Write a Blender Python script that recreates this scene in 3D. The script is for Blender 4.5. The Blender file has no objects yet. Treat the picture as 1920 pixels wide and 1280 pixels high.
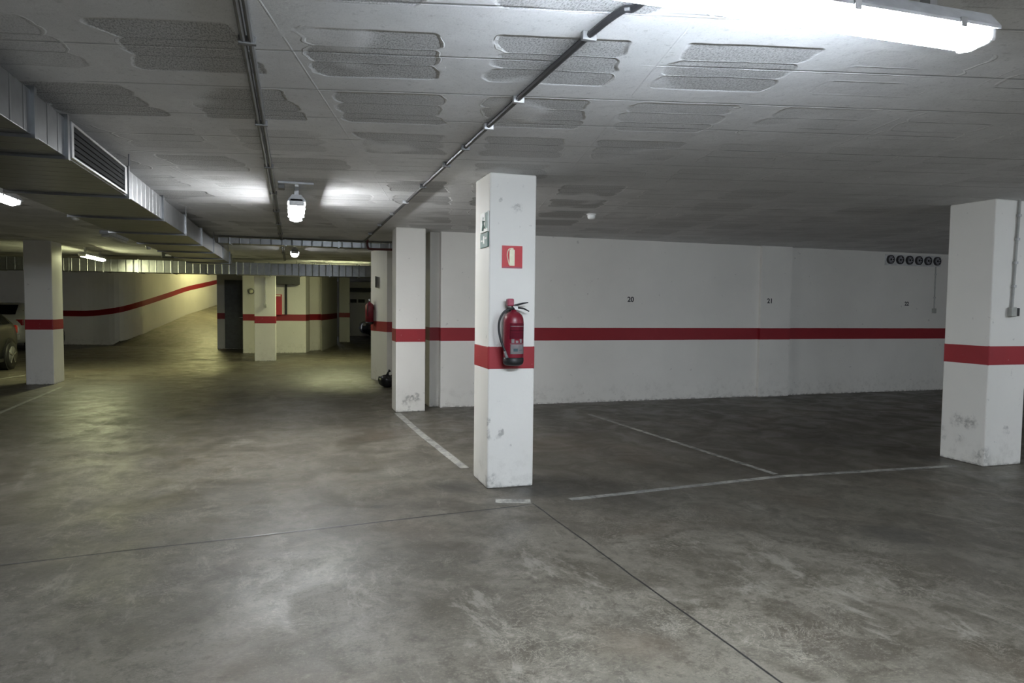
import bpy, bmesh, math, random
from mathutils import Vector, Matrix
random.seed(7)
S = bpy.context.scene
COL = S.collection
PI = math.pi

# ------------------------------------------------------------------ camera
cd = bpy.data.cameras.new('camera'); cam = bpy.data.objects.new('camera', cd); COL.objects.link(cam)
F = Vector((0.3033353, 0.95152654, -0.05084242)); R = Vector((0.9528727, -0.30315819, 0.01134597)); U = Vector((0.0046173, 0.05188799, 0.99864224))
M = Matrix((R, U, -F)).transposed().to_4x4(); M.translation = Vector((0, 0, 1.51443))
cam.matrix_world = M
cd.sensor_width = 36; cd.lens = 1293.13/1920*36; cd.clip_start = 0.05; cd.clip_end = 200
S.camera = cam
# ------------------------------------------------------------------ world, exposure
w = bpy.data.worlds.new('world'); S.world = w; w.use_nodes = True
w.node_tree.nodes['Background'].inputs[0].default_value = (0.62, 0.66, 0.72, 1)
w.node_tree.nodes['Background'].inputs[1].default_value = 0.15
S.view_settings.view_transform = 'Standard'; S.view_settings.look = 'None'
S.view_settings.gamma = 1; S.view_settings.use_curve_mapping = False
S.view_settings.exposure = 2.52
# luminaires: emission strength and colour
COOL = (0.83, 0.91, 1.0); NEUT = (0.96, 0.985, 1.0); GREEN = (0.98, 1.0, 0.55)
P_MAIN, P_SIDE, P_MID, P_DIM, P_FAR, P_RAMP = 46, 33, 37, 5, 20, 44

# ------------------------------------------------------------------ node helpers
class NT:
    def __init__(s, name):
        s.m = bpy.data.materials.new(name); s.m.use_nodes = True
        s.t = s.m.node_tree; s.b = s.t.nodes['Principled BSDF']
        s.pos = s.t.nodes.new('ShaderNodeNewGeometry').outputs['Position']
        sp = s.t.nodes.new('ShaderNodeSeparateXYZ'); s.t.links.new(s.pos, sp.inputs[0])
        s.x, s.y, s.z = sp.outputs
    def put(s, v, sock):
        if hasattr(v, 'is_output'): s.t.links.new(v, sock)
        elif isinstance(v, tuple) and len(v) == 3 and sock.type == 'RGBA': sock.default_value = (*v, 1)
        else: sock.default_value = v
    def ma(s, op, a, b=0.0, c=None, clamp=False):
        n = s.t.nodes.new('ShaderNodeMath'); n.operation = op; n.use_clamp = clamp
        s.put(a, n.inputs[0]); s.put(b, n.inputs[1])
        if c is not None: s.put(c, n.inputs[2])
        return n.outputs[0]
    def sm(s, v, a, b, lo=0.0, hi=1.0):
        n = s.t.nodes.new('ShaderNodeMapRange'); n.interpolation_type = 'SMOOTHSTEP'
        s.put(v, n.inputs[0])
        if a > b: a, b, lo, hi = b, a, hi, lo
        for i, q in enumerate((a, b, lo, hi)): n.inputs[i+1].default_value = q
        return n.outputs[0]
    def vec(s, x, y, z=0.0):
        n = s.t.nodes.new('ShaderNodeCombineXYZ')
        for i, q in enumerate((x, y, z)): s.put(q, n.inputs[i])
        return n.outputs[0]
    def noise(s, scale, detail=4, rough=.55, v=None, dist=0, st=(1, 1, 1)):
        n = s.t.nodes.new('ShaderNodeTexNoise'); n.inputs['Scale'].default_value = scale
        n.inputs['Detail'].default_value = detail; n.inputs['Roughness'].default_value = rough; n.inputs['Distortion'].default_value = dist
        v = s.pos if v is None else v
        if st != (1, 1, 1):
            mp = s.t.nodes.new('ShaderNodeVectorMath'); mp.operation = 'MULTIPLY'; s.put(v, mp.inputs[0]); mp.inputs[1].default_value = st; v = mp.outputs[0]
        s.t.links.new(v, n.inputs['Vector']); return n.outputs['Fac']
    def white(s, v):
        n = s.t.nodes.new('ShaderNodeTexWhiteNoise'); s.t.links.new(v, n.inputs['Vector']); return n.outputs['Value']
    def dist(s, p):
        n = s.t.nodes.new('ShaderNodeVectorMath'); n.operation = 'DISTANCE'; s.t.links.new(s.pos, n.inputs[0]); n.inputs[1].default_value = p; return n.outputs['Value']
    def mix(s, f, a, b):
        n = s.t.nodes.new('ShaderNodeMix'); n.data_type = 'RGBA'; s.put(f, n.inputs[0]); s.put(a, n.inputs[6]); s.put(b, n.inputs[7]); return n.outputs[2]
    def bump(s, h, strength=.3, d=.01):
        n = s.t.nodes.new('ShaderNodeBump'); n.inputs['Strength'].default_value = strength; n.inputs['Distance'].default_value = d
        s.t.links.new(h, n.inputs['Height']); s.t.links.new(n.outputs[0], s.b.inputs['Normal'])
    def out(s, col=None, rough=None, metal=None):
        if col is not None: s.put(col, s.b.inputs['Base Color'])
        if rough is not None: s.put(rough, s.b.inputs['Roughness'])
        if metal is not None: s.put(metal, s.b.inputs['Metallic'])
        return s.m

def plain(name, col, rough=.6, metal=0.0, var=.12, scale=12, **kw):
    n = NT(name); f = n.noise(scale, 3)
    f = n.sm(f, .3, .7)
    a = tuple(c*(1-var) for c in col); b = tuple(min(1, c*(1+var)) for c in col)
    n.out(n.mix(f, a, b), rough, metal)
    if 'coat' in kw: n.b.inputs['Coat Weight'].default_value = kw['coat']
    return n.m

def concrete(n):
    """worn power-floated concrete: returns colour, wear mask"""
    big = n.noise(.45, 4, .6, dist=.6); mid = n.noise(1.9, 6, .66, dist=.8); fine = n.noise(48, 5, .85, st=(1, 1.4, 1))
    swirl = n.noise(5.5, 10, .82, dist=1.3); blot = n.noise(12, 6, .75, v=n.vec(n.y, n.x, 2.5))
    c = n.mix(n.sm(mid, .40, .60), (.098, .095, .087), (.245, .240, .225))
    c = n.mix(n.sm(big, .42, .62, 0, .5), c, (.235, .232, .222))
    c = n.mix(n.sm(swirl, .53, .68, 0, .75), c, (.37, .365, .345))
    c = n.mix(n.sm(swirl, .46, .33, 0, .75), c, (.072, .070, .065))
    c = n.mix(n.sm(blot, .52, .36, 0, .75), c, (.085, .083, .078))
    c = n.mix(n.sm(fine, .47, .36, 0, .8), c, (.070, .068, .064))
    c = n.mix(n.sm(fine, .53, .64, 0, .7), c, (.37, .365, .35))
    rub = n.noise(2.2, 8, .8, dist=.4, v=n.vec(n.x, n.y, 8.8), st=(1.6, .7, 1)); c = n.mix(n.sm(rub, .55, .64, 0, .6), c, (.42, .42, .41))
    ws = n.ma('ABSOLUTE', n.ma('SUBTRACT', n.noise(4.5, 7, .72, dist=2.2, v=n.vec(n.x, n.y, 3.1)), .5))
    c = n.mix(n.ma('MULTIPLY', n.sm(ws, .022, .002, 0, .55), n.sm(n.noise(1.6, 3, v=n.vec(n.x, n.y, 6.1)), .45, .62)), c, (.50, .495, .475))
    ws2 = n.ma('ABSOLUTE', n.ma('SUBTRACT', n.noise(7, 6, .7, dist=1.8, v=n.vec(n.y, n.x, 9.1)), .5))
    c = n.mix(n.ma('MULTIPLY', n.sm(ws2, .02, .002, 0, .55), n.sm(n.noise(1.9, 3, v=n.vec(n.x, n.y, 1.1)), .45, .60)), c, (.06, .058, .053))
    # tyre dirt and oil in the parking bays, plus their dimmer light painted in
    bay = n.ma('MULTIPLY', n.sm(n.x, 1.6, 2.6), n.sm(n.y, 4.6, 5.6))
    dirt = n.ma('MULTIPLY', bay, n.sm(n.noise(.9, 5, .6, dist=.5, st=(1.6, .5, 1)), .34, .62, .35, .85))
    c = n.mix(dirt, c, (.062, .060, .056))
    # rusty tint here and there
    c = n.mix(n.sm(n.noise(.8, 3, .5, v=n.vec(n.y, n.x, 3.3)), .56, .72, 0, .35), c, (.20, .155, .125))
    return c, swirl, fine, mid

def mat_floor():
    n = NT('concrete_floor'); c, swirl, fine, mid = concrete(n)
    c = n.mix(.52, c, (.038, .030, .018))
    wv = n.t.nodes.new('ShaderNodeVectorMath'); wv.operation = 'MULTIPLY'; n.t.links.new(c, wv.inputs[0]); wv.inputs[1].default_value = (.97, .915, .80); c = wv.outputs[0]
    for p_, r_ in (((1.32, 5.60, 0), .30), ((1.95, 5.30, 0), .28), ((6.2, 5.35, 0), .22), ((.6, 5.2, 0), .07), ((1.02, 3.9, 0), .035), ((3.9, 3.6, 0), .3)):  # floor stains; the second spot is the near pillar's shadow painted into the colour
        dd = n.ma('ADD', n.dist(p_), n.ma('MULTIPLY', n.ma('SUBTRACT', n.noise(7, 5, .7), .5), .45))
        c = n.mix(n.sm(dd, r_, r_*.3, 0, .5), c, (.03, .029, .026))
    # contraction joints sawn in the slab
    wob = n.ma('MULTIPLY', n.ma('SUBTRACT', n.noise(1.4, 3), .5), .03)
    jx = n.ma('ABSOLUTE', n.ma('SUBTRACT', n.ma('ADD', n.x, wob), n.ma('MULTIPLY_ADD', n.y, -.045, 1.985)))
    mx = n.ma('MULTIPLY', n.sm(jx, .009, .003), n.sm(n.y, 4.96, 4.93))
    jy = n.ma('ABSOLUTE', n.ma('SUBTRACT', n.ma('ADD', n.y, wob), n.ma('MULTIPLY_ADD', n.x, .10, 4.745)))
    my = n.ma('MULTIPLY', n.sm(jy, .016, .005), n.sm(n.x, 1.8, 1.6))
    j = n.ma('MAXIMUM', mx, my)
    c = n.mix(j, c, (.018, .017, .016))
    h = n.ma('ADD', n.ma('MULTIPLY', fine, .35), n.ma('MULTIPLY', swirl, .5)); h = n.ma('SUBTRACT', h, n.ma('MULTIPLY', j, 1.5))
    n.bump(h, .22, .012)
    r = n.sm(n.noise(2.3, 5, .6, dist=1), .3, .7, .30, .52); r = n.ma('ADD', r, n.sm(fine, .3, .75, 0, .12))
    n.b.inputs['Specular IOR Level'].default_value = .45
    return n.out(c, r)

def mat_line():
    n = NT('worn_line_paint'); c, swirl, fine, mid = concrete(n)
    wear = n.ma('MULTIPLY', n.sm(n.noise(9, 6, .75, dist=.6), .36, .62), n.sm(n.noise(1.3, 3), .30, .52, .35, 1))
    return n.out(n.mix(wear, c, (.38, .37, .33)), .55)

def mat_paint(name='white_wall_paint', spots=(), base=(.77, .752, .705), band=True, dirt=1.0):
    n = NT(name)
    c = n.mix(n.sm(n.noise(1.1, 4), .3, .7), tuple(b*.94 for b in base), base)
    # dirt towards the floor (splashes), scattered pock marks
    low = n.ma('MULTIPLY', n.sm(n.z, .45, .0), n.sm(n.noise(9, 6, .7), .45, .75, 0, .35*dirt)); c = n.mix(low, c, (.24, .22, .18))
    c = n.mix(n.sm(n.noise(13, 3, .5), .70, .76, 0, .35*dirt), c, (.26, .25, .24))
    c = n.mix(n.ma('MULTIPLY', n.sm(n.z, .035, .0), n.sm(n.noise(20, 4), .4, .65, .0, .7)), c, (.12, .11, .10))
    wig = n.ma('MULTIPLY', n.ma('SUBTRACT', n.noise(9, 4, .6), .5), .20)
    wigs = n.noise(22, 3, .6)
    for (px, py, pz, r) in spots:
        d = n.ma('ADD', n.dist((px, py, pz)), wig)
        c = n.mix(n.ma('MULTIPLY', n.sm(d, r, r*.45), n.sm(wigs, .36, .66, .05, .6)), c, (.16, .155, .14))
    if band:
        wz = n.ma('ADD', n.z, n.ma('MULTIPLY', n.ma('SUBTRACT', n.noise(6, 3), .5), .004))
        f = n.ma('MULTIPLY', n.sm(wz, .989, .992), n.sm(wz, 1.189, 1.186))
        c = n.mix(f, c, n.mix(n.noise(4, 4), (.235, .010, .018), (.31, .015, .024)))
    n.bump(n.ma('ADD', n.noise(30, 5, .6), n.ma('MULTIPLY', n.noise(2.2, 3), 3)), .12, .01)
    return n.out(c, .55)

def mat_band():
    n = NT('red_band_paint')
    c = n.mix(n.noise(5, 4), (.26, .010, .017), (.34, .016, .025))
    c = n.mix(n.sm(n.noise(30, 4, .6), .66, .74, 0, .5), c, (.45, .30, .28))
    return n.out(c, .5)

def mat_ceiling():
    n = NT('painted_rough_ceiling')
    u = n.ma('ADD', n.ma('MULTIPLY', n.x, .9735), n.ma('MULTIPLY', n.y, -.2286))
    v = n.ma('ADD', n.ma('MULTIPLY', n.x, .2286), n.ma('MULTIPLY', n.y, .9735))
    du = n.ma('MULTIPLY', n.ma('SUBTRACT', n.noise(2.6, 3), .5), .20); dv = n.ma('MULTIPLY', n.ma('SUBTRACT', n.noise(1.9, 3, v=n.vec(n.y, n.x, 5)), .5), .05)
    u2 = n.ma('ADD', u, du); v2 = n.ma('ADD', v, dv)
    cu = n.ma('ADD', n.ma('DIVIDE', n.ma('SUBTRACT', u2, .42), .8), .5)
    cv = n.ma('DIVIDE', n.ma('SUBTRACT', v2, 2.81), .83)
    fv = n.ma('MULTIPLY', n.ma('FRACT', cv), .83)
    lf = n.ma('ABSOLUTE', n.ma('SUBTRACT', n.ma('FRACT', n.ma('DIVIDE', fv, .2)), .5))
    du_ = n.ma('MULTIPLY', n.ma('ABSOLUTE', n.ma('SUBTRACT', n.ma('FRACT', cu), .5)), .8)
    du_ = n.ma('ADD', du_, n.ma('MULTIPLY', n.ma('POWER', n.ma('MULTIPLY', lf, 2.0), 4.0), .035))
    rnd = n.white(n.vec(n.ma('FLOOR', cu), n.ma('FLOOR', cv), 1.7))
    amp = n.ma('MULTIPLY', n.sm(rnd, .05, .75, .15, 1), n.sm(n.noise(.35, 2, v=n.vec(n.x, n.y, 9)), .38, .55, .45, 1))
    far = n.sm(u, 1.2, 2.2, 1, .30); amp = n.ma('MULTIPLY', amp, far)
    mk = n.ma('MULTIPLY', n.ma('MULTIPLY', n.sm(du_, .30, .275), n.sm(fv, 0, .025)), n.sm(fv, .61, .585))
    mk = n.ma('MULTIPLY', mk, n.sm(n.noise(1.2, 2, v=n.vec(n.x, n.y, 4)), .36, .46))
    pit = n.ma('MULTIPLY', mk, amp)
    groove = n.ma('MULTIPLY', n.sm(lf, .455, .495), mk)
    # board joints, broken, every metre or so
    lv = n.ma('MULTIPLY', n.ma('SUBTRACT', n.ma('FRACT', n.ma('DIVIDE', n.ma('ADD', v, n.ma('MULTIPLY', dv, .35)), .53)), .83), .53)  # crosses zero at the joint
    brk = n.sm(n.noise(1.5, 3, st=(.7, 2.6, 1)), .38, .50)
    dark = n.ma('MULTIPLY', n.sm(n.ma('ABSOLUTE', lv), .011, .003), brk)
    light = n.ma('MULTIPLY', n.sm(n.ma('ABSOLUTE', n.ma('SUBTRACT', lv, .014)), .006, .002), n.sm(n.noise(1.1, 3, v=n.vec(n.y, n.x, 7.7), st=(2.6, .8, 1)), .45, .52))
    lu = n.ma('MULTIPLY', n.ma('SUBTRACT', n.ma('FRACT', n.ma('DIVIDE', u, 1.6)), .55), 1.6)
    ridge = n.ma('MULTIPLY', n.sm(n.ma('ABSOLUTE', lu), .006, .002), n.sm(n.noise(1.3, 2, v=n.vec(n.y, n.x, 1.7)), .46, .52))
    fine = n.noise(75, 4, .65); mid = n.noise(6, 5, .6)
    # runs of filler squeezed out at patch edges
    edge = n.ma('MULTIPLY', n.sm(n.ma('ABSOLUTE', n.ma('SUBTRACT', du_, .285)), .012, .004), n.sm(fv, .62, .58))
    edge = n.ma('MULTIPLY', edge, n.sm(n.noise(2.1, 3, v=n.vec(n.x, n.y, 2.2)), .50, .58))
    c = n.mix(n.sm(mid, .3, .7), (.77, .77, .775), (.84, .84, .845))
    c = n.mix(n.ma('MULTIPLY', pit, .62), c, (.36, .36, .355))
    c = n.mix(n.ma('MULTIPLY', groove, .6), c, (.17, .17, .17))
    c = n.mix(n.ma('MULTIPLY', dark, .6), c, (.16, .16, .16))
    c = n.mix(n.ma('MULTIPLY', light, .85), c, (.95, .95, .94))
    c = n.mix(n.ma('MULTIPLY', edge, .65), c, (.95, .95, .94))
    c = n.mix(n.sm(n.noise(.5, 3, v=n.vec(n.x, n.y, 6)), .4, .62, 0, .35), c, (.46, .46, .455))
    grain = n.noise(150, 3, .7, st=(1, .4, 1)); g2 = n.noise(28, 6, .8)
    c = n.mix(n.ma('MULTIPLY', n.sm(grain, .52, .40, 0, .6), n.ma('MULTIPLY_ADD', pit, .9, .12)), c, (.12, .12, .118))
    c = n.mix(n.ma('MULTIPLY', n.sm(grain, .55, .68, 0, .5), n.ma('MULTIPLY_ADD', pit, .8, .12)), c, (.8, .8, .79))
    c = n.mix(n.sm(g2, .45, .33, 0, .35), c, (.25, .25, .245)); c = n.mix(n.sm(g2, .58, .68, 0, .3), c, (.8, .8, .79))
    h = n.ma('MULTIPLY', pit, 1.1)
    h = n.ma('SUBTRACT', h, n.ma('MULTIPLY', groove, .5))
    h = n.ma('ADD', h, n.ma('MULTIPLY', fine, n.ma('MULTIPLY_ADD', pit, .42, .06)))
    h = n.ma('ADD', h, n.ma('MULTIPLY', mid, .6))
    h = n.ma('SUBTRACT', h, n.ma('ADD', n.ma('MULTIPLY', light, .8), n.ma('ADD', n.ma('MULTIPLY', edge, .7), n.ma('MULTIPLY', ridge, .25))))
    h = n.ma('ADD', h, n.ma('MULTIPLY', dark, .6))
    n.bump(n.ma('MULTIPLY', h, -1.0), .55, .012)
    return n.out(c, .75)

def mat_galv(name='galvanised_sheet', axis='y', k=1.0):
    n = NT(name); a = n.y if axis == 'y' else n.x
    fr = n.ma('ABSOLUTE', n.ma('SUBTRACT', n.ma('FRACT', n.ma('DIVIDE', a, .16)), .5))
    sp = n.white(n.vec(n.ma('FLOOR', n.ma('DIVIDE', a, .64)), 2.0, 3.0))
    c = n.mix(n.noise(14, 4), (.20*k, .205*k, .21*k), (.34*k, .35*k, .36*k)); c = n.mix(n.ma('MULTIPLY', sp, .35), c, (.14*k, .145*k, .15*k))
    n.bump(n.ma('ADD', n.sm(fr, .40, .5), n.ma('MULTIPLY', n.noise(5, 3), .5)), .5, .008)
    return n.out(c, .34, .92)

def emis(name, col, strength):
    n = NT(name); n.b.inputs['Base Color'].default_value = (.9, .9, .9, 1)
    n.b.inputs['Emission Color'].default_value = (*col, 1); n.b.inputs['Emission Strength'].default_value = strength
    f = n.noise(3, 2); c = n.mix(f, tuple(q*.98 for q in col), col); n.t.links.new(c, n.b.inputs['Emission Color'])
    return n.m

MAT = dict(
    floor=mat_floor(), line=mat_line(), wall=mat_paint(), band=mat_band(), ceil=mat_ceiling(),
    plainwall=mat_paint('white_plain_paint', band=False),
    pillar_a=mat_paint('pillar_paint_scuffed', [(1.75, 5.44, 2.32, .05), (1.80, 5.44, 2.2, .03), (1.60, 5.44, 2.40, .03), (1.53, 5.46, .47, .05), (1.53, 5.46, .55, .04), (1.64, 5.44, .45, .04), (1.55, 5.44, .03, .12)], band=False),
    pillar_b=mat_paint('pillar_paint_tyre_marks', [(6.36, 5.26, .42, .13), (6.40, 5.10, .40, .09), (6.34, 5.44, .27, .14), (6.37, 5.22, .22, .10), (6.43, 4.97, .06, .14), (6.7, 4.95, .35, .06)], band=False),
    pillar_c=mat_paint('pillar_paint_bumper_mark', [(1.56, 9.72, .19, .10), (1.66, 9.72, .19, .08)], band=False),
    pillar=mat_paint('pillar_paint', band=False),
    galv=mat_galv(), galvx=mat_galv('galvanised_sheet_cross', 'x'), galvdark=mat_galv('galvanised_dull', 'y', .55),
    black=plain('black_rubber', (.015, .015, .016), .5), dark=plain('dark_grille', (.004, .004, .004), .9),
    cable=plain('dark_cable_sheath', (.035, .035, .038), .45), pipe=plain('grey_conduit', (.16, .16, .16), .45), pipew=plain('pale_conduit', (.42, .42, .40), .5),
    clip=plain('galvanised_clip', (.5, .5, .5), .35, .8), housing=plain('grey_polycarbonate', (.55, .56, .58), .4), lip=plain('white_reflector', (.82, .82, .82), .35),
    red=plain('extinguisher_red', (.20, .012, .026), .38, 0, .08, coat=.15), pink=plain('valve_cap_red', (.33, .05, .085), .4), chrome=plain('steel', (.6, .6, .6), .25, 1),
    signred=plain('sign_red', (.50, .010, .018), .4, 0, .06), cream=plain('sign_cream', (.80, .78, .58), .5), paper=plain('label_paper', (.80, .78, .80), .5),
    labelred=plain('label_red', (.45, .05, .09), .4), bluepr=plain('label_print', (.30, .45, .52), .5), green=plain('sign_dark_green', (.03, .11, .085), .5), signwhite=plain('sign_white', (.80, .83, .78), .5),
    boxgrey=plain('box_grey', (.38, .38, .35), .5), white=plain('white_plastic', (.82, .82, .80), .4), switch=plain('switch_black', (.02, .02, .02), .4),
    ink=plain('painted_number_ink', (.04, .04, .045), .7, 0, .4, 60), doorgrey=plain('grey_door', (.10, .105, .11), .5),
    carpaint=plain('dark_grey_car_paint', (.008, .009, .010), .4, 0, .05, coat=.1), carwhite=plain('white_car_paint', (.62, .62, .60), .3, 0, .04, coat=1.0), carblue=plain('dark_blue_car_paint', (.008, .012, .030), .3, .3, .05, coat=1.0),
    glass=plain('dark_car_glass', (.012, .014, .015), .06), rim=plain('alloy_rim', (.55, .55, .56), .25, .9), tail=plain('tail_light_red', (.35, .01, .01), .2), lampglass=plain('head_lamp', (.7, .72, .75), .15, .2),
    brick=plain('grille_block', (.30, .30, .32), .8), brickpale=plain('cement_surround', (.60, .60, .59), .8), bag=plain('black_plastic_bag', (.012, .012, .014), .3), wood=plain('orange_handle', (.45, .20, .12), .5),
    rust=plain('red_fire_pipe', (.07, .015, .015), .5), beam=plain('dark_sheet', (.03, .03, .032), .5),
)
L_MAIN = emis('cool_tube_light', (.80, .89, 1.0), P_MAIN); L_SIDE = emis('cool_tube_light_side', COOL, P_SIDE); L_DIM = emis('dim_tube_light', NEUT, P_DIM); L_MID = emis('neutral_tube_light', NEUT, P_MID); L_FAR = emis('greenish_tube_light', GREEN, P_FAR); L_RAMP = emis('yellow_tube_light', (1.0, .95, .42), P_RAMP)
L_SPOT = emis('small_pilot_light', (1, 1, 1), 3)

# ------------------------------------------------------------------ mesh helpers
def obj(name, bm, mats, parent=None, smooth=False):
    me = bpy.data.meshes.new(name); bm.normal_update(); bm.to_mesh(me); bm.free()
    for m in (mats if isinstance(mats, (list, tuple)) else [mats]): me.materials.append(MAT[m] if isinstance(m, str) else m)
    if smooth:
        for p in me.polygons: p.use_smooth = True
    o = bpy.data.objects.new(name, me); COL.objects.link(o)
    if parent: o.parent = parent
    return o
def tag(o, label, cat, group=None):
    o['label'] = label; o['category'] = cat
    if group: o['group'] = group
    return o
def thing(name, label, cat, loc=(0, 0, 0), rz=0, group=None):
    o = bpy.data.objects.new(name, None); COL.objects.link(o); o.location = loc; o.rotation_euler = (0, 0, rz); o.empty_display_size = .1
    return tag(o, label, cat, group)
def struct(name, bm, mats, smooth=False):
    o = obj(name, bm, mats, None, smooth); o['kind'] = 'structure'; return o
def dup(root, loc, rz, label, group=None):
    r = root.copy(); COL.objects.link(r); r.location = loc; r.rotation_euler = (0, 0, rz); r['label'] = label
    if group: r['group'] = group
    for ch in list(root.children):
        c = ch.copy(); COL.objects.link(c); c.parent = r
        for g in list(ch.children):
            d = g.copy(); COL.objects.link(d); d.parent = c
    return r
def box(bm, x0, x1, y0, y1, z0, z1, bev=0, seg=2, mi=0, mat=None):
    r = bmesh.ops.create_cube(bm, size=1)
    vs = r['verts']
    for v in vs: v.co = Vector(((x0+x1)/2+v.co.x*(x1-x0), (y0+y1)/2+v.co.y*(y1-y0), (z0+z1)/2+v.co.z*(z1-z0)))
    if bev:
        es = list({e for v in vs for e in v.link_edges})
        g = bmesh.ops.bevel(bm, geom=es, offset=bev, segments=seg, affect='EDGES', profile=.5); vs = list({v for f in g['faces'] for v in f.verts} | {v for v in vs if v.is_valid})
    if mat is not None:
        for v in vs: v.co = mat @ v.co
    if mi:
        for v in vs:
            for f in v.link_faces: f.material_index = mi
    return bm
def nbox(*a, **k): return box(bmesh.new(), *a, **k)
def tube(bm, pts, r, n=10, closed=False, rs=None):
    pts = [Vector(p) for p in pts]; rings = []; up = None
    for i, p in enumerate(pts):
        d = (pts[min(i+1, len(pts)-1)]-pts[max(i-1, 0)]).normalized()
        if up is None: up = Vector((0, 0, 1)) if abs(d.z) < .9 else Vector((1, 0, 0))
        a = (up-d*up.dot(d)).normalized(); up = a; b = d.cross(a); rr = rs[i] if rs else r
        rings.append([bm.verts.new(p+(a*math.cos(2*PI*k/n)+b*math.sin(2*PI*k/n))*rr) for k in range(n)])
    for A, B in zip(rings, rings[1:]):
        for k in range(n): bm.faces.new((A[k], A[(k+1) % n], B[(k+1) % n], B[k]))
    bm.faces.new(rings[0][::-1]); bm.faces.new(rings[-1]); return bm
def lathe(bm, prof, n=28, c=(0, 0, 0), axis='z', cap=True):
    rings = []
    for r, h in prof:
        ring = []
        for k in range(n):
            a = 2*PI*k/n; x, y = r*math.cos(a), r*math.sin(a)
            p = {'z': (x, y, h), 'y': (x, h, y), 'x': (h, x, y)}[axis]
            ring.append(bm.verts.new(Vector(p)+Vector(c)))
        rings.append(ring)
    for A, B in zip(rings, rings[1:]):
        for k in range(n): bm.faces.new((A[k], A[(k+1) % n], B[(k+1) % n], B[k]))
    if cap: bm.faces.new(rings[0][::-1]); bm.faces.new(rings[-1])
    bmesh.ops.recalc_face_normals(bm, faces=bm.faces); return bm
def prism(bm, poly, z0, z1):
    a = [bm.verts.new((x, y, z0)) for x, y in poly]; b = [bm.verts.new((x, y, z1)) for x, y in poly]; n = len(poly)
    for k in range(n): bm.faces.new((a[k], a[(k+1) % n], b[(k+1) % n], b[k]))
    bm.faces.new(a[::-1]); bm.faces.new(b); bmesh.ops.recalc_face_normals(bm, faces=bm.faces); return bm
def prism_xz(bm, poly, y0, y1):
    a = [bm.verts.new((x, y0, z)) for x, z in poly]; b = [bm.verts.new((x, y1, z)) for x, z in poly]; n = len(poly)
    for k in range(n): bm.faces.new((a[k], a[(k+1) % n], b[(k+1) % n], b[k]))
    bm.faces.new(a[::-1]); bm.faces.new(b); bmesh.ops.recalc_face_normals(bm, faces=bm.faces); return bm
def catmull(ps, k=8):
    ps = [Vector(p) for p in ps]; q = [ps[0]]+ps+[ps[-1]]; out = []
    for i in range(1, len(q)-2):
        for j in range(k):
            t = j/k; a, b, c, d = q[i-1:i+3]
            out.append(.5*((2*b)+(-a+c)*t+(2*a-5*b+4*c-d)*t*t+(-a+3*b-3*c+d)*t**3))
    return out+[ps[-1]]

H = 2.6
# ================================================================== SETTING
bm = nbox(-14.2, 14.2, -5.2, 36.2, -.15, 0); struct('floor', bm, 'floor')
bm = bmesh.new()
box(bm, -14.2, 14.2, -5.2, 26.0, H, H+.3); box(bm, -2.2, 14.2, 26.0, 36.2, H, H+.3); box(bm, -14.2, -6.4, 26.0, 36.2, H, H+.3)
struct('ceiling', bm, 'ceil')
# bay wall behind the pillars, with a shallow pilaster
bm = bmesh.new()
prism(bm, [(1.95, 10.16), (2.09, 10.16), (2.09, 10.03), (7.68, 10.08), (7.68, 10.02), (8.30, 10.02), (8.30, 10.12), (13.8, 10.12), (13.8, 10.4), (1.95, 10.4)], 0, H)
struct('wall_back', bm, 'wall')
struct('wall_divider', nbox(1.95, 2.15, 10.402, 14.7, 0, H), 'wall')
struct('wall_right', nbox(13.8, 14.0, -5, 36, 0, H), 'wall')
struct('wall_left', nbox(-14.0, -13.8, -5, 31.2, 0, H), 'wall')
struct('wall_rear', nbox(-13.8, 13.8, -5, -4.8, 0, H), 'wall')
struct('wall_far', nbox(1.9, 13.8, 34.0, 34.2, 0, H), 'plainwall')
# curved wall climbing with the ramp: rows floor / band / top
W = [(-13.8, 30.2, 0), (-10.5, 28.9, 0), (-7.51, 27.75, 0), (-6.66, 27.48, 0.02), (-5.77, 27.2, 0.15), (-5.25, 27.78, 0.34), (-5.0, 28.87, 0.5), (-4.64, 30.44, 0.74), (-4.28, 32.13, 1.0), (-3.84, 33.79, 1.21), (-3.46, 35.57, 1.41), (-3.0, 37.22, 1.65)]
Wp = catmull(W, 5); bm = bmesh.new(); rows = []
for p in Wp:
    z = max(p.z, 0)
    rows.append([bm.verts.new((p.x, p.y, h)) for h in (z-.3, z+.99, z+1.19, 4.9 if p.x > -6.5 else 2.9)])
for A, B in zip(rows, rows[1:]):
    for k in range(3):
        f = bm.faces.new((A[k], B[k], B[k+1], A[k+1])); f.material_index = 1 if k == 1 else 0
bmesh.ops.solidify(bm, geom=bm.faces[:], thickness=.18)
struct('wall_ramp', bm, ['plainwall', 'band'])
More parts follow.
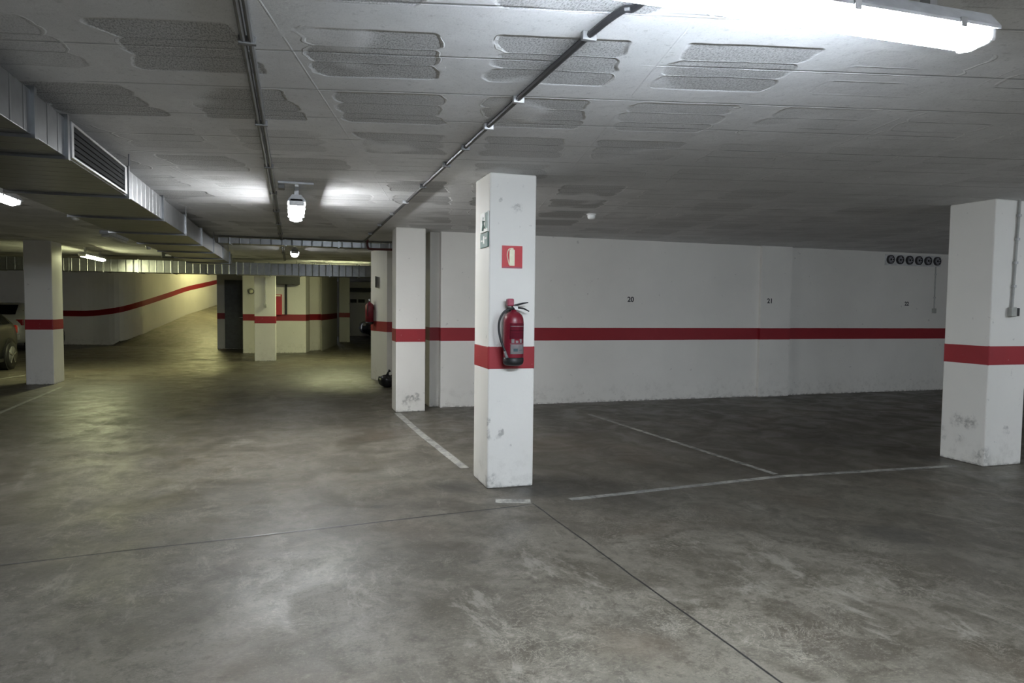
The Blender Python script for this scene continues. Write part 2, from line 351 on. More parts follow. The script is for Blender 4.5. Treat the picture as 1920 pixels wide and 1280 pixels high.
# the ramp itself
N = [(-6.0, 27.0), (-5.2, 26.4), (-4.6, 26.0), (-4.0, 25.7), (-3.4, 25.4), (-2.9, 25.2), (-2.5, 25.1), (-2.38, 25.2)]
Wn = [Vector(W[i]) for i in (4, 5, 6, 7, 8, 9, 10, 11)]
bm = bmesh.new(); g = []
for (nx, ny), wv in zip(N, Wn):
    g.append([bm.verts.new((nx+(wv.x-nx)*t, ny+(wv.y-ny)*t, .002+(wv.z)*t**1.15)) for t in [i/8 for i in range(9)]])
for A, B in zip(g, g[1:]):
    for k in range(8): bm.faces.new((A[k], B[k], B[k+1], A[k+1]))
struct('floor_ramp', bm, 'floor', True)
bm = bmesh.new(); box(bm, -6.6, -1.9, 26.0, 38.4, 4.7, 4.9); box(bm, -6.6, -6.4, 26, 38.4, 2.9, 4.7); box(bm, -2.2, -2.0, 26, 38.4, 2.9, 4.7); box(bm, -2.2, -2.0, 30.0, 38.4, 0, 2.9); box(bm, -6.4, -2.2, 25.8, 26.0, 2.9, 4.9); box(bm, -6.4, -2.2, 38.2, 38.4, 1.0, 4.7)
struct('ceiling_ramp', bm, 'plainwall')
# stair and lift core at the far end
bm = bmesh.new()
prism(bm, [(-1.43, 22.4), (.40, 22.4), (.49, 22.72), (.54, 23.25), (.88, 23.62), (.90, 23.05), (1.23, 24.75), (1.62, 27.0), (1.62, 30), (-2.36, 30), (-2.36, 24.6), (-1.43, 24.6)], 0, H)
struct('wall_core', bm, 'wall')
d = struct('door_1', nbox(-2.12, -1.50, 24.54, 24.60, .02, 2.28, .004), 'doorgrey')
h_ = obj('door_handle', tube(bmesh.new(), [(-1.56, 24.53, 1.05), (-1.56, 24.49, 1.05), (-1.68, 24.49, 1.05)], .012), 'chrome', d)

# ================================================================== PILLARS
def pillar(x0, x1, y0, y1, m, label, bev=.012):
    t = thing('pillar', label, 'pillar', ((x0+x1)/2, (y0+y1)/2, 0), 0, 'painted concrete pillars with a red band')
    hx, hy = (x1-x0)/2, (y1-y0)/2
    obj('shaft', nbox(-hx, hx, -hy, hy, 0, H, bev), m, t)
    obj('red_band', nbox(-hx-.002, hx+.002, -hy-.002, hy+.002, .9905, 1.1875, bev), 'band', t)
    return t
pillar(1.532, 1.935, 5.444, 5.90, 'pillar_a', 'white concrete pillar carrying the fire extinguisher and its red sign')
pillar(6.433, 6.93, 4.954, 5.44, 'pillar_b', 'wide white pillar at the right edge with black tyre marks near its foot')
pillar(1.385, 1.805, 9.72, 10.12, 'pillar_c', 'plain white pillar in front of the left end of the bay wall')
pillar(-4.58, -4.14, 14.45, 15.05, 'pillar', 'grey-looking pillar beside the parked dark car on the left')
pillar(-.945, -.415, 19.25, 19.70, 'pillar', 'distant pillar in front of the far core wall with a switch and conduit')
t = thing('pillar', 'bluish-lit end pillar with a red extinguisher hanging on its left side', 'pillar', (1.75, 14.0, 0), 0, 'painted concrete pillars with a red band')
ep = [(-.22, .30), (-.01, -.58), (.19, -.58), (.19, .70), (-.15, .70)]
obj('shaft', prism(bmesh.new(), ep, 0, H), 'pillar', t); obj('red_band', prism(bmesh.new(), [(x*1.012-.001, y*1.005) for x, y in ep], .9905, 1.1875), 'band', t)
pillar(1.79, 2.21, 28.5, 28.9, 'pillar', 'farthest pillar, narrow and yellowish, beside the dark blue car')

# ================================================================== LUMINAIRES
def luminaire(label, L, em, loc, rz, group='waterproof tube luminaires', lit=True):
    """local x = length, hangs from z=0 downwards"""
    t = thing('tube_luminaire', label, 'light fitting', loc, rz, group)
    l = L/2
    bm = bmesh.new(); prism(bm, [(-.05, -.055), (.05, -.055), (.078, -.060), (.078, -.050), (.040, 0), (-.040, 0), (-.078, -.050), (-.078, -.060)], -l, l)
    for v in bm.verts: v.co = Vector((v.co.z, v.co.x, v.co.y))
    bmesh.ops.recalc_face_normals(bm, faces=bm.faces)
    obj('housing', bm, 'housing', t)
    bm = bmesh.new(); poly = [(-.050, -.055), (-.058, -.060)]+[(-.058+.116*(i/8), -.078-.030*math.sin(PI*i/8)**.7) for i in range(9)]+[(.058, -.060), (.050, -.055)]
    prism(bm, poly, -l+.03, l-.03)
    for v in bm.verts: v.co = Vector((v.co.z, v.co.x, v.co.y))
    bmesh.ops.recalc_face_normals(bm, faces=bm.faces)
    obj('diffuser', bm, em, t)
    for s in (-1, 1):
        obj('end_cap', box(bmesh.new(), s*l-.032*(s > 0)-.0, s*l+.032*(s < 0), -.066, .066, -.098, -.028, .012), 'lip', t)
    if H-loc[2] > .03 and loc[2] < H:
        for s in (-1, 1): obj('suspension_bracket', nbox(s*(l-.22)-.015, s*(l-.22)+.015, -.02, .02, -.001, H-loc[2]-.001), 'clip', t)
    for k in range(4):
        x = -l+.16+(L-.32)*k/3
        for s in (-1, 1):
            obj('clip', box(bmesh.new(), x-.012, x+.012, s*.078-.006, s*.078+.005, -.074, -.044, .002), 'clip', t)
    return t
luminaire('long glowing tube luminaire at the top right, nearest the camera', 1.56, L_MAIN, (1.425, 1.80, H-.105), math.radians(-1.2))
luminaire('glowing tube luminaire seen end-on below the bracket in the middle of the ceiling', 1.27, L_MID, (.042, 7.22, H-.10), PI/2)
luminaire('small far luminaire half hidden behind the silver cross duct', 1.0, L_DIM, (.05, 14.2, H-.04), PI/2)
luminaire('luminaire at the left edge of the picture, beyond the big duct', 1.27, L_DIM, (-2.47, 6.95, H-.10), PI/2)
luminaire('yellow-green glowing luminaire just right of the left pillar', 1.56, L_FAR, (-3.95, 16.4, H-.10), PI/2)
luminaire('luminaire out of sight over the far lane behind the end pillar', 1.56, L_FAR, (1.1, 18.95, H-.10), 0)
luminaire('luminaire above the ramp lighting the curved wall yellow', 1.56, L_RAMP, (-3.3, 32.2, 4.3), 1.2)
luminaire('luminaire out of sight above the lane on the right', 1.56, L_SIDE, (8.8, 1.4, H-.10), 0)
luminaire('unseen luminaire added behind the camera on the left', 1.56, L_DIM, (-3.0, -1.6, H-.10), 0)  # weak extra lamp, added out of view as fill
luminaire('unseen luminaire added behind the camera on the right', 1.56, L_SIDE, (2.8, -2.2, H-.10), 0)  # unseen lamp added to brighten pillar fronts and the bay wall
# bracket and box over the middle luminaire
t = thing('lamp_bracket', 'grey mounting bracket plate above the end-on luminaire, next to the conduit', 'bracket', (.02, 6.62, H))
obj('plate', nbox(-.138, .17, -.14, .14, -.022, -.002, .006), 'housing', t); obj('junction_box', nbox(-.135, -.08, -.10, .02, -.062, -.023, .006), 'pipe', t)
obj('strap', nbox(.005, .040, -.12, .10, -.043, -.022, .003), 'clip', t)
# unlit fitting left
t = thing('unlit_luminaire', 'unlit grey luminaire on the ceiling beyond the big duct', 'light fitting', (-2.72, 12.6, H), PI/2)
obj('housing', nbox(-.65, .65, -.07, .07, -.06, -.002, .01), 'housing', t); obj('diffuser', nbox(-.62, .62, -.055, .055, -.10, -.06, .015), 'lip', t)

# ================================================================== CEILING SERVICES
t = thing('ventilation_duct', 'long galvanised ventilation duct under the ceiling at upper left with a dark grille', 'duct', (-1.525, 0, 0))
obj('duct_body', nbox(-.375, .375, -4.0, 15.0, 2.285, 2.49, .004), 'galv', t)
for y in (-2.6, -.4, 1.5, 3.05, 3.78, 4.28, 5.72, 7.15, 8.60, 10.05, 11.5, 13.0, 14.4):
    bm = bmesh.new()
    for a in ((-.392, .392, 2.268, 2.285), (-.392, .392, 2.49, 2.507), (.375, .392, 2.285, 2.49), (-.392, -.375, 2.285, 2.49)): box(bm, a[0], a[1], y-.017, y+.017, a[2], a[3])
    obj('flange', bm, 'galv', t)
gr = obj('grille', nbox(.3752, .381, 4.36, 5.60, 2.302, 2.474), 'dark', t)
for k in range(5): obj('louvre', nbox(.377, .390, 4.38, 5.58, 2.318+.031*k, 2.322+.031*k), 'dark', gr)
bm = bmesh.new()
for a in ((4.33, 4.37, 2.29, 2.486), (5.58, 5.64, 2.29, 2.486), (4.37, 5.58, 2.29, 2.304), (4.37, 5.58, 2.470, 2.486)): box(bm, .3755, .393, a[0], a[1], a[2], a[3], .002, 1)
obj('grille_frame', bm, 'clip', gr)
for y in (5.75, 8.6, 11.5, 2.8, 14.0):
    for x in (-.385, .385): obj('hanger_rod', tube(bmesh.new(), [(x, y, H), (x, y, 2.49)], .006, 6), 'pipe', t)
t = thing('branch_duct', 'slim silver duct crossing the ceiling from the big duct to the plain pillar', 'duct', (0, 0, 0))
obj('duct_body', nbox(-1.13, 1.94, 12.0, 12.30, 2.475, 2.565, .003), 'galvx', t)
for x in (-.95, -.1, .75, 1.6): obj('flange', nbox(x-.015, x+.015, 11.985, 12.315, 2.462, 2.570), 'galvx', t)
t = thing('far_duct', 'far ribbed galvanised duct crossing above the distant pillar', 'duct', (0, 17.9, 0), math.radians(-2.5))
obj('duct_body', nbox(-9.5, 4.6, .0, .55, 2.21, 2.50, .004), 'galvx', t)
for k in range(20): obj('flange', nbox(-9.2+.72*k, -9.17+.72*k, -.015, .565, 2.195, 2.515), 'galvx', t)
for k in range(8): obj('hanger_rod', tube(bmesh.new(), [(-8.9+1.8*k, .3, H-.002), (-8.9+1.8*k, .3, 2.50)], .006, 6), 'pipe', t)
t = thing('dark_duct', 'dark duct at the ceiling over the far core wall', 'duct')
obj('duct_body', nbox(-.50, .22, 21.75, 22.38, 2.10, 2.36, .004), 'beam', t); obj('drop_pipe', tube(bmesh.new(), [(-.18, 22.33, 2.12), (-.18, 22.33, 1.18)], .03, 10), 'black', t)
# conduit and cable runs
t = thing('twin_conduit', 'pair of grey conduits running straight under the ceiling past the end-on luminaire', 'conduit')
for x in (-.185, -.155): obj('tube', tube(bmesh.new(), [(x, -4.7, H-.016), (x, 18, H-.016)], .012, 8), 'pipe', t)
for k in range(13): obj('clip', nbox(-.205, -.135, -1+1.35*k, -.975+1.35*k, H-.034, H-.001, .002), 'pipe', t)
t = thing('ceiling_cable', 'dark cable clipped to the ceiling running from the near luminaire to the back', 'cable')
obj('sheath', tube(bmesh.new(), catmull([(1.10, 1.99, H-.02), (1.16, 2.10, H-.016), (1.17, 2.27, H-.016), (1.12, 2.55, H-.016), (1.12, 4.6, H-.016), (1.14, 8, H-.016), (1.17, 12.0, H-.016)], 8), .014, 8), 'cable', t)
for k, y in enumerate((2.56, 3.45, 4.02, 4.6, 5.2, 6.2, 7.2, 8.2, 9.4, 10.6)): obj('clip', nbox(1.09, 1.15, y-.012, y+.012, H-.036, H-.001, .003), 'clip' if k in (1, 2, 6) else 'pipe', t)
t = thing('red_fire_pipe', 'dark red pipe elbow under the ceiling left of the plain pillar', 'pipe')
obj('pipe', tube(bmesh.new(), catmull([(1.90, 11.7, 2.44), (1.5, 11.7, 2.44), (1.26, 11.7, 2.44), (1.20, 11.7, 2.47), (1.19, 11.7, 2.597)], 8), .02, 8), 'rust', t)
# detectors
def detector(x, y, label):
    t = thing('smoke_detector', label, 'smoke detector', (x, y, H), 0, 'white ceiling smoke detectors')
    obj('base', lathe(bmesh.new(), [(.055, -.012), (.058, -.001)], 20), 'white', t); obj('head', lathe(bmesh.new(), [(.022, -.062), (.042, -.050), (.048, -.020), (.046, -.012)], 20), 'white', t, True)
detector(3.33, 7.45, 'white smoke detector on the ceiling right of the extinguisher pillar')
detector(-2.62, 10.1, 'white smoke detector on the ceiling nearest beyond the big duct')
detector(-2.66, 15.0, 'white smoke detector on the ceiling far beyond the big duct')
t = thing('emergency_light', 'dark emergency light box hanging beyond the big duct', 'emergency light', (-2.48, 16.4, H))
obj('case', nbox(-.17, .17, -.05, .05, -.14, -.002, .01), 'beam', t); obj('lens', nbox(-.10, .02, -.056, -.049, -.10, -.06, .002), 'white', t)

# ================================================================== FIRE EQUIPMENT
t = thing('fire_extinguisher', 'red fire extinguisher with black hose hung on the near pillar face', 'fire extinguisher', (1.715, 5.345, 1.035))
obj('base_ring', lathe(bmesh.new(), [(.060, 0), (.080, .012), (.0855, .03), (.0855, .062), (.080, .066)], 32), 'black', t, True)
obj('cylinder', lathe(bmesh.new(), [(.078, .058), (.083, .07), (.0835, .35), (.080, .385), (.068, .412), (.045, .432), (.024, .440), (.022, .452)], 36), 'red', t, True)
v = obj('valve', lathe(bmesh.new(), [(.020, .448), (.020, .485), (.014, .490)], 20), 'chrome', t, True)
obj('valve_cap', nbox(-.058, -.004, -.028, .028, .482, .542, .010), 'pink', t)
obj('pressure_gauge', lathe(bmesh.new(), [(.014, -.034), (.016, -.030), (.016, -.015)], 16, (.012, 0, .468), 'y'), 'lip', t)
obj('lever', tube(bmesh.new(), [(-.02, 0, .480), (.03, -.005, .492), (.075, -.012, .505), (.118, -.018, .512)], .008, 8, rs=[.009, .009, .007, .004]), 'black', t)
obj('carry_handle', tube(bmesh.new(), [(-.02, 0, .462), (.04, -.004, .470), (.085, -.010, .462), (.128, -.014, .440)], .008, 8, rs=[.009, .009, .007, .005]), 'black', t)
hs = obj('hose', tube(bmesh.new(), catmull([(0, -.02, .462), (-.045, -.03, .458), (-.095, -.03, .428), (-.125, -.025, .370), (-.132, -.025, .300), (-.120, -.03, .225), (-.098, -.035, .160), (-.080, -.045, .110)], 8), .0095, 10), 'black', t, True)
obj('nozzle', tube(bmesh.new(), [(-.084, -.043, .118), (-.074, -.048, .080), (-.070, -.050, .062)], .012, 10, rs=[.011, .013, .016]), 'pipe', hs, True)
def wrap(name, a0, a1, z0, z1, m, r=.0842, par=None):
    bm = bmesh.new(); k = 12; g = []
    for i in range(k+1):
        a = math.radians(a0+(a1-a0)*i/k); g.append([bm.verts.new((math.sin(a)*r, -math.cos(a)*r, z)) for z in (z0, z1)])
    for A, B in zip(g, g[1:]): bm.faces.new((A[0], B[0], B[1], A[1]))
    bmesh.ops.solidify(bm, geom=bm.faces[:], thickness=-.0006)
    return obj(name, bm, m, par or t, True)
lb = wrap('instruction_label', -38, 62, .215, .345, 'labelred')
for k in range(3): wrap('pictogram', -28+24*k, -12+24*k, .185, .205+.012*(k != 1), 'paper', .0848)
wrap('label_line', -34, 58, .283, .286, 'black', .0848, lb); wrap('label_line', -34, 58, .318, .322, 'paper', .0848, lb)
for k in range(4): wrap('label_line', -26, 44-8*(k % 2), .228+.010*k, .231+.010*k, 'pink', .0848, lb)
wrap('label_line', -36, 62, .176, .180, 'paper', .0848)
sl = wrap('service_label', -34, 62, .096, .172, 'paper', .0848); wrap('label_print', -16, 8, .118, .140, 'bluepr', .0854, sl); wrap('label_print', 14, 38, .125, .130, 'bluepr', .0854, sl)
obj('wall_hook', nbox(-.03, .03, .03, .098, .40, .47, .004), 'black', t)

def ext_sign(px, y, pz):
    t = thing('extinguisher_sign', 'square red sign with a cream extinguisher pictogram above the extinguisher', 'sign', (px, y, pz))
    obj('plate', nbox(-.088, .088, -.005, -.001, -.092, .092, .001, 1), 'signred', t)
    bm = bmesh.new(); box(bm, -.024, .020, -.0065, -.005, -.072, .060, .0, 1)
    prism_xz(bm, [(-.016, .060), (.012, .060), (.008, .074), (-.010, .074)], -.0065, -.005)
    obj('pictogram', bm, 'cream', t)
    pts = catmull([(-.012, -.006, .070), (-.034, -.006, .058), (-.044, -.006, .020), (-.040, -.006, -.010), (-.032, -.006, -.045), (-.028, -.006, -.062)], 6)
    obj('pictogram_hose', tube(bmesh.new(), pts, .0035, 6), 'cream', t)
    obj('edge_strip', nbox(-.084, .084, -.0062, -.005, -.090, -.082), 'pink', t)
ext_sign(1.728, 5.444, 1.92)
# exit sign on the left face of the same pillar
t = thing('exit_sign', 'green and white escape route sign on the left face of the extinguisher pillar', 'sign', (1.530, 5.57, 2.14))
obj('plate', nbox(-.012, 0, -.115, .115, -.015, .150, .002, 1), 'signwhite', t)
obj('door_panel', nbox(-.0145, -.012, -.040, .060, .020, .138), 'white', t)
obj('dark_field', nbox(-.0140, -.012, -.108, -.050, .010, .140), 'green', t)
obj('lower_plate', nbox(-.010, 0, -.115, .115, -.140, -.020, .002, 1), 'green', t)
bm = bmesh.new()
for a in ((-.085, -.030, -.075, -.060), (-.020, .020, -.110, -.045), (.040, .085, -.090, -.075)): box(bm, -.0118, -.010, a[0], a[1], a[2], a[3])
obj('arrow', bm, 'signwhite', t)
def running(bmx):
    tube(bmx, [(-.0150, .020, .000), (-.0150, .000, .045), (-.0150, .010, .080)], .009, 6); tube(bmx, [(-.0150, .000, .045), (-.0150, -.035, .020)], .007, 6); tube(bmx, [(-.0150, .008, .075), (-.0150, -.030, .070)], .006, 6)
    return lathe(bmx, [(.001, -.002), (.012, -.001), (.012, .001), (.001, .002)], 10, (-.0152, .012, .100), 'x')
obj('running_figure', running(bmesh.new()), 'green', t)
# second extinguisher on the end pillar, side on
t = thing('fire_extinguisher', 'bright red extinguisher hanging on the left side of the bluish end pillar', 'fire extinguisher', (1.478, 14.10, 1.12))
obj('base_ring', lathe(bmesh.new(), [(.065, 0), (.082, .02), (.082, .05)], 20), 'black', t, True)
obj('cylinder', lathe(bmesh.new(), [(.082, .05), (.083, .38), (.07, .41), (.03, .435), (.02, .45)], 24), 'red', t, True)
obj('valve', lathe(bmesh.new(), [(.018, .45), (.02, .50), (.012, .51)], 12), 'chrome', t, True)
obj('lever', tube(bmesh.new(), [(0, 0, .50), (.0, -.10, .53)], .008, 6), 'black', t)
obj('hose', tube(bmesh.new(), catmull([(0, 0, .47), (-.03, -.07, .45), (-.05, -.10, .32), (-.04, -.09, .16)], 6), .009, 8), 'black', t, True)
obj('bracket', nbox(.05, .090, -.02, .02, .30, .36), 'black', t)
t = thing('wall_sign', 'small grey sign high on the left side of the bluish end pillar', 'sign', (1.60, 13.98, 1.97), -.23)
obj('plate', nbox(-.008, 0, -.16, .16, -.11, .11, .002, 1), 'boxgrey', t); obj('print', nbox(-.0095, -.008, -.10, .10, -.06, .06), 'green', t)
# hose cabinet on the core wall
t = thing('hose_cabinet', 'dark red fire hose cabinet on the far core wall beside the distant pillar', 'cabinet', (-.40, 22.4, 1.50))
obj('case', nbox(-.14, .10, -.14, -.001, -.33, .30, .008), 'signred', t); obj('top_plate', nbox(-.14, .06, -.147, -.14, .24, .28, .002, 1), 'cream', t)
t = thing('wall_lamp', 'small round lamp fitting on the core wall left of the distant pillar', 'light fitting', (-1.19, 22.4, 1.88))
obj('rim', lathe(bmesh.new(), [(.085, -.05), (.09, -.001)], 20, axis='y'), 'pipe', t); obj('globe', lathe(bmesh.new(), [(.01, -.10), (.05, -.085), (.07, -.05)], 20, axis='y'), 'cream', t, True)
for i, (x0, x1) in enumerate(((2.66, 2.95), (3.03, 3.34))):
    t = thing('wall_vent', ('left' if i == 0 else 'right')+' one of two dark vent slots on the farthest wall above the blue car', 'vent', ((x0+x1)/2, 34.0, 1.69), 0, 'vent slots on the farthest wall')
    hw = (x1-x0)/2; obj('frame', nbox(-hw, hw, -.03, -.001, -.08, .08), 'beam', t)
    for k in range(4): obj('slat', nbox(-hw+.02, hw-.02, -.045, -.03, -.062+.036*k, -.050+.036*k), 'black', t)
tag(obj('ceiling_shelf', nbox(2.5, 5.0, 33.2, 33.98, 2.12, 2.30), 'beam'), 'dark trough under the ceiling at the farthest wall', 'trough')

# ================================================================== WALL DETAILS
def block(x, k, label):
    t = thing('vent_block', label, 'vent block', (x, 10.12, 2.46), 0, 'row of patterned ventilation blocks at the top of the bay wall')
    bm = bmesh.new(); lathe(bm, [(.066, -.045), (.082, -.045), (.082, -.001), (.066, -.001), (.066, -.045)], 24, axis='y', cap=False)
    obj('frame', bm, 'beam', t)
    bm = bmesh.new()
    for q in range(4): box(bm, -.068, .068, -.040, -.006, -.0085, .0085, mat=Matrix.Rotation(q*PI/4+PI/8, 4, 'Y'))
    obj('star', bm, 'brick', t); obj('hub', lathe(bmesh.new(), [(.020, -.044), (.022, -.006)], 12, axis='y'), 'dark', t); obj('void', lathe(bmesh.new(), [(.068, -.006), (.068, -.002)], 24, axis='y'), 'dark', t)
    obj('cement_surround', nbox(-.112, .112, -.012, -.001, -.105, .095), 'brickpale', t)
nm = ['leftmost', 'second', 'third', 'fourth', 'fifth', 'sixth']
for k in range(6): block(10.55+.225*k, k, ('leftmost' if k == 0 else nm[k]+' from the left')+' of the patterned vent blocks under the ceiling')
def number(s, x, y, z, label, size=.115):
    c = bpy.data.curves.new('n', 'FONT'); c.body = s; c.size = size; c.align_x = 'CENTER'; c.align_y = 'CENTER'; c.extrude = .001; c.offset = .003
    o = bpy.data.objects.new('n', c); COL.objects.link(o); bpy.context.view_layer.update()
    me = bpy.data.meshes.new_from_object(o.evaluated_get(bpy.context.evaluated_depsgraph_get())); bpy.data.objects.remove(o); bpy.data.curves.remove(c)
    me.materials.clear(); me.materials.append(MAT['ink'])
    o = bpy.data.objects.new('bay_number', me); COL.objects.link(o); o.location = (x, y-.003, z); o.rotation_euler = (PI/2, 0, 0); tag(o, label, 'number')
number('20', 5.21, 10.058, 1.645, 'small black bay number 20 on the wall right of the extinguisher pillar')
number('21', 7.86, 10.02, 1.655, 'small black bay number 21 on the shallow pilaster of the bay wall')
number('22', 11.0, 10.12, 1.645, 'faint black bay number 22 on the darker right part of the bay wall', .10)
def switchrun(x, y, z, ztop, label, n=2, box2=True, slant=0):
    t = thing('light_switch', label, 'switch', (x, y, 0))
    obj('conduit', tube(bmesh.new(), [(slant, -.014, ztop), (0, -.014, z+.03)], .011, 8), 'pipew', t)
    for k in range(n): 
        zz = z+.25+(ztop-z-.4)*k/max(1, n-1); obj('clip', nbox(-.018+slant*(zz-z)/(ztop-z), .018+slant*(zz-z)/(ztop-z), -.03, -.001, zz-.012, zz+.012, .002), 'clip', t)
    obj('switch_box', nbox(-.042, .030, -.045, -.001, z-.045, z+.045, .006), 'boxgrey', t)
    if box2: obj('push_button', nbox(.034, .080, -.035, -.001, z-.040, z+.040, .006), 'switch', t)
switchrun(6.688, 4.952, 1.515, 2.60, 'light switch and push button below a conduit on the right edge pillar', 4, slant=.04)
switchrun(11.66, 10.12, 1.52, 2.36, 'small dark switch below a thin conduit near the vent blocks on the bay wall', 2, False)
switchrun(-.67, 19.25, 1.46, 2.20, 'switch under a conduit on the distant pillar face', 2, False)

# ================================================================== FLOOR LINES
def line(pts, wdt, label):
    bm = bmesh.new(); L = []
    for i, p in enumerate(pts):
        p = Vector((*p, 0)); d = (Vector((*pts[min(i+1, len(pts)-1)], 0))-Vector((*pts[max(i-1, 0)], 0))).normalized(); nrm = Vector((-d.y, d.x, 0))*wdt/2
        L.append([bm.verts.new(p+nrm+Vector((0, 0, .0005))), bm.verts.new(p-nrm+Vector((0, 0, .0005))), bm.verts.new(p-nrm+Vector((0, 0, .002))), bm.verts.new(p+nrm+Vector((0, 0, .002)))])
    for A, B in zip(L, L[1:]):
        for k in range(4): bm.faces.new((A[k], A[(k+1) % 4], B[(k+1) % 4], B[k]))
    bm.faces.new(L[0]); bm.faces.new(L[-1][::-1]); bmesh.ops.recalc_face_normals(bm, faces=bm.faces)
    tag(obj('parking_line', bm, 'line'), label, 'floor marking', 'worn painted parking lines')
line([(2.08, 4.97), (4.2, 5.16), (6.2, 5.06)], .065, 'worn line across the front of the bays between the two near pillars')
line([(4.23, 5.24), (4.12, 7.0), (4.0, 8.9)], .06, 'faded line between two bays running from the front line to the back wall')
line([(1.40, 9.66), (1.44, 8.0), (1.53, 6.2)], .085, 'worn pale line along the lane between the plain pillar and the extinguisher pillar')
line([(1.50, 5.08), (1.76, 5.00)], .11, 'short pale patch of line in front of the extinguisher pillar')
line([(-5.9, 14.3), (-4.75, 17.6)], .06, 'pale line on the floor beside the dark car')
line([(-3.75, 10.6), (-3.9, 14.0)], .06, 'very faint line on the floor in front of the left pillar')

# ================================================================== BAG + POLE by the plain pillar
t = thing('rubbish_bag', 'black bag on the floor peeping out left of the plain pillar', 'bag', (1.66, 12.75, 0))
bm = bmesh.new(); bmesh.ops.create_icosphere(bm, subdivisions=3, radius=.16)
for v in bm.verts:
    n_ = 1+.12*math.sin(9*v.co.x*6+3)*math.cos(7*v.co.y*7)+.06*math.sin(31*v.co.z); v.co = Vector((v.co.x*n_, v.co.y*n_, (v.co.z+.16)*.75*n_))
    if v.co.z < .01: v.co.z = 0
obj('sack', bm, 'bag', t, True); obj('knot', tube(bmesh.new(), [(.0, 0, .22), (.02, 0, .28), (.05, .01, .31)], .03, 8, rs=[.03, .015, .03]), 'bag', t, True)
t = thing('broom', 'orange-handled broom standing behind the black bag', 'broom', (1.78, 12.95, 0))
obj('handle', tube(bmesh.new(), [(0, 0, .10), (.10, .36, 1.10)], .013, 8), 'wood', t); obj('brush_head', nbox(-.14, .10, -.03, .03, 0, .11, .01), 'bag', t)

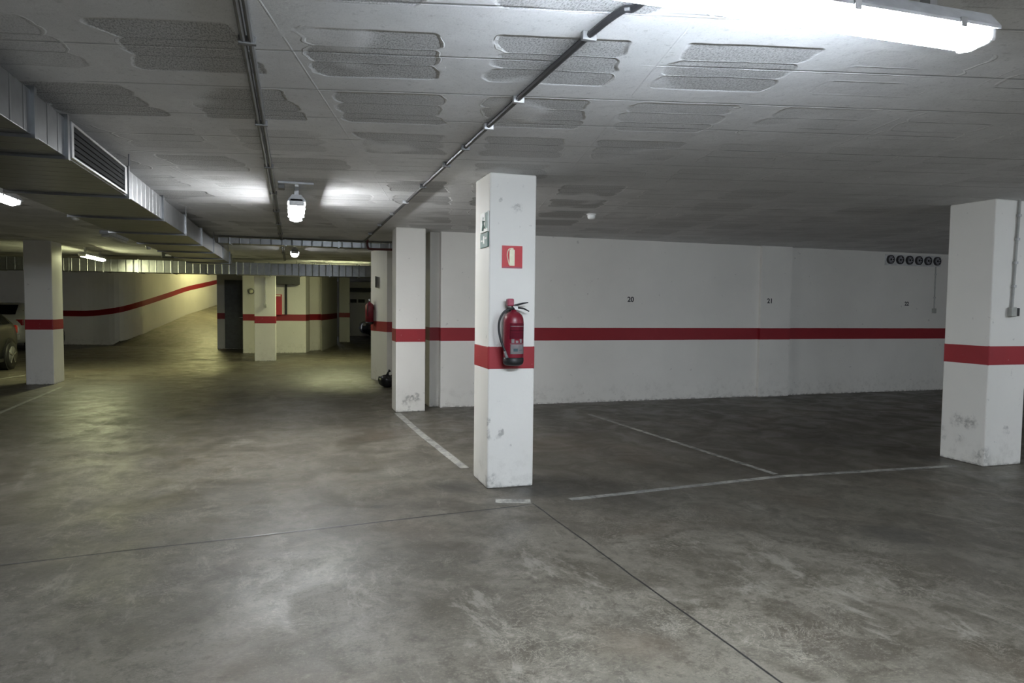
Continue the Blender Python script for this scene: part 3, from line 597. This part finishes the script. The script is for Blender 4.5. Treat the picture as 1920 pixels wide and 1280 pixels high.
# ================================================================== CARS
def car(label, loc, rz, paint, hatch=True):
    """nose towards -y, origin on the floor at the middle"""
    t = thing('car', label, 'car', loc, rz, 'parked cars')
    st = [  # y, half width, bottom, belt z, top z, top half-width
        (-2.05, .52, .32, .52, .60, .45), (-1.98, .72, .24, .60, .70, .60), (-1.75, .82, .20, .70, .80, .70), (-1.25, .86, .20, .82, .92, .74), (-.95, .87, .20, .88, .98, .72),
        (-.35, .87, .20, .92, 1.36, .60), (.05, .87, .20, .93, 1.44, .58), (.7, .87, .20, .95, 1.46, .57), (1.25, .86, .20, .97, 1.40, .56), (1.65, .85, .22, 1.0, 1.22, .60), (1.92, .80, .26, .92, 1.02, .66), (2.03, .70, .34, .72, .84, .58)]
    bm = bmesh.new(); rings = []
    for y, wd, zb, zt, zr, wr in st:
        half = [(0, zb), (wd*.80, zb), (wd*.97, zb+.10), (wd, (zb+zt)/2), (wd*.985, zt-.10), (wd*.95, zt), (wr+(wd*.95-wr)*.15, zt+(zr-zt)*.80), (wr*.86, zr-.015), (wr*.45, zr+.008), (0, zr+.012)]
        pts = half+[(-x, z) for x, z in half[-2:0:-1]]
        rings.append([bm.verts.new((x, y, z)) for x, z in pts])
    n = len(rings[0])
    for A, B in zip(rings, rings[1:]):
        for k in range(n): bm.faces.new((A[k], A[(k+1) % n], B[(k+1) % n], B[k]))
    bm.faces.new(rings[0]); bm.faces.new(rings[-1][::-1]); bmesh.ops.recalc_face_normals(bm, faces=bm.faces)
    obj('body', bm, paint, t, True)
    def lerp(y):
        for a, b in zip(st, st[1:]):
            if a[0] <= y <= b[0]:
                f = (y-a[0])/(b[0]-a[0]); return [a[i]+(b[i]-a[i])*f for i in range(6)]
    for s in (-1, 1):
        for (ya, yb) in ((-.62, .22), (.27, 1.02), (1.07, 1.5)):
            bm = bmesh.new(); g = []
            for i in range(7):
                y = ya+(yb-ya)*i/6; _, wd, zb, zt, zr, wr = lerp(y); x0 = wd*.95; x1 = wr+(wd*.95-wr)*.15; ztop = zt+(zr-zt)*.80
                def P(q): return (s*(x0+(x1-x0)*q+.006), y, zt+(ztop-zt)*q+.002)
                g.append([bm.verts.new(P(.10)), bm.verts.new(P(.92))])
            for A, B in zip(g, g[1:]): bm.faces.new((A[0], B[0], B[1], A[1]))
            bmesh.ops.solidify(bm, geom=bm.faces[:], thickness=.004); obj('side_window', bm, 'glass', t)
        obj('mirror', nbox(s*.88-.06, s*.88+.06, -.62, -.50, .93, 1.05, .03), paint, t, True)
        obj('door_handle', nbox(s*.858-.012, s*.858+.012, .02, .18, .80, .825, .005), 'chrome', t)
        obj('sill_trim', nbox(s*.85-.03, s*.85+.012, -.95, .95, .20, .27, .008), 'black', t)
        for y in (-1.28, 1.30):
            obj('wheel_arch', lathe(bmesh.new(), [(.36, s*.70), (.365, s*.874)], 28, (0, y, .33), 'x'), 'black', t)
            wh = obj('wheel', lathe(bmesh.new(), [(.19, s*.90), (.29, s*.903), (.31, s*.88), (.315, s*.72), (.30, s*.70)], 32, (0, y, .315), 'x'), 'black', t, True)
            obj('rim', lathe(bmesh.new(), [(.20, s*.905), (.195, s*.895), (.05, s*.89), (.04, s*.90)], 24, (0, y, .315), 'x'), 'pipe', wh, True)
            bm = bmesh.new()
            for k in range(5): box(bm, s*.905-.012, s*.905+.012, -.02, .02, .03, .20, .004, 1, mat=Matrix.Translation((0, y, .315)) @ Matrix.Rotation(k*2*PI/5, 4, 'X'))
            obj('spokes', bm, 'rim', wh)
        obj('tail_light', nbox(s*.70-.10, s*.70+.10, 1.88, 1.965, .78, .96, .02), 'tail', t)
        obj('head_light', nbox(s*.62-.13, s*.62+.13, -1.99, -1.84, .56, .68, .03), 'lampglass', t)
    for nme, (ya, za, yb, zb_), hw in (('windscreen', (-.90, 1.02, -.38, 1.345), .62), ('rear_window', (1.36, 1.37, 1.86, 1.09), .54)):
        bm = bmesh.new(); dy, dz = yb-ya, zb_-za; ln = math.hypot(dy, dz); ny, nz = -dz/ln, dy/ln
        if nz < 0: ny, nz = -ny, -nz
        vs = []
        for (yy, zz, w_) in ((ya, za, hw*(1.06 if ya < 0 else .92)), (yb, zb_, hw*(.90 if ya < 0 else 1.05))):
            for s in (-1, 1): vs.append(bm.verts.new((s*w_, yy+ny*.02, zz+nz*.02)))
        bm.faces.new((vs[0], vs[1], vs[3], vs[2])); bmesh.ops.solidify(bm, geom=bm.faces[:], thickness=.01); obj(nme, bm, 'glass', t)
    obj('front_grille', nbox(-.38, .38, -2.065, -2.0, .38, .50, .01), 'black', t)
    obj('bumper', nbox(-.72, .72, 1.93, 2.06, .34, .52, .03), paint, t, True)
    obj('number_plate', nbox(-.26, .26, 2.055, 2.07, .40, .51, .002), 'white', t)
    return t
c1 = car('dark grey car cut by the left edge of the picture, next to the left pillar', (-6.78, 16.48, 0), 0, 'carpaint')
c2 = car('white car parked beyond the dark car, seen between it and the left pillar', (-8.45, 26.0, 0), PI, 'carwhite')
c3 = car('dark blue car nose at the far end, half hidden by the end pillar', (5.0, 32.2, 0), PI/2*3, 'carblue')
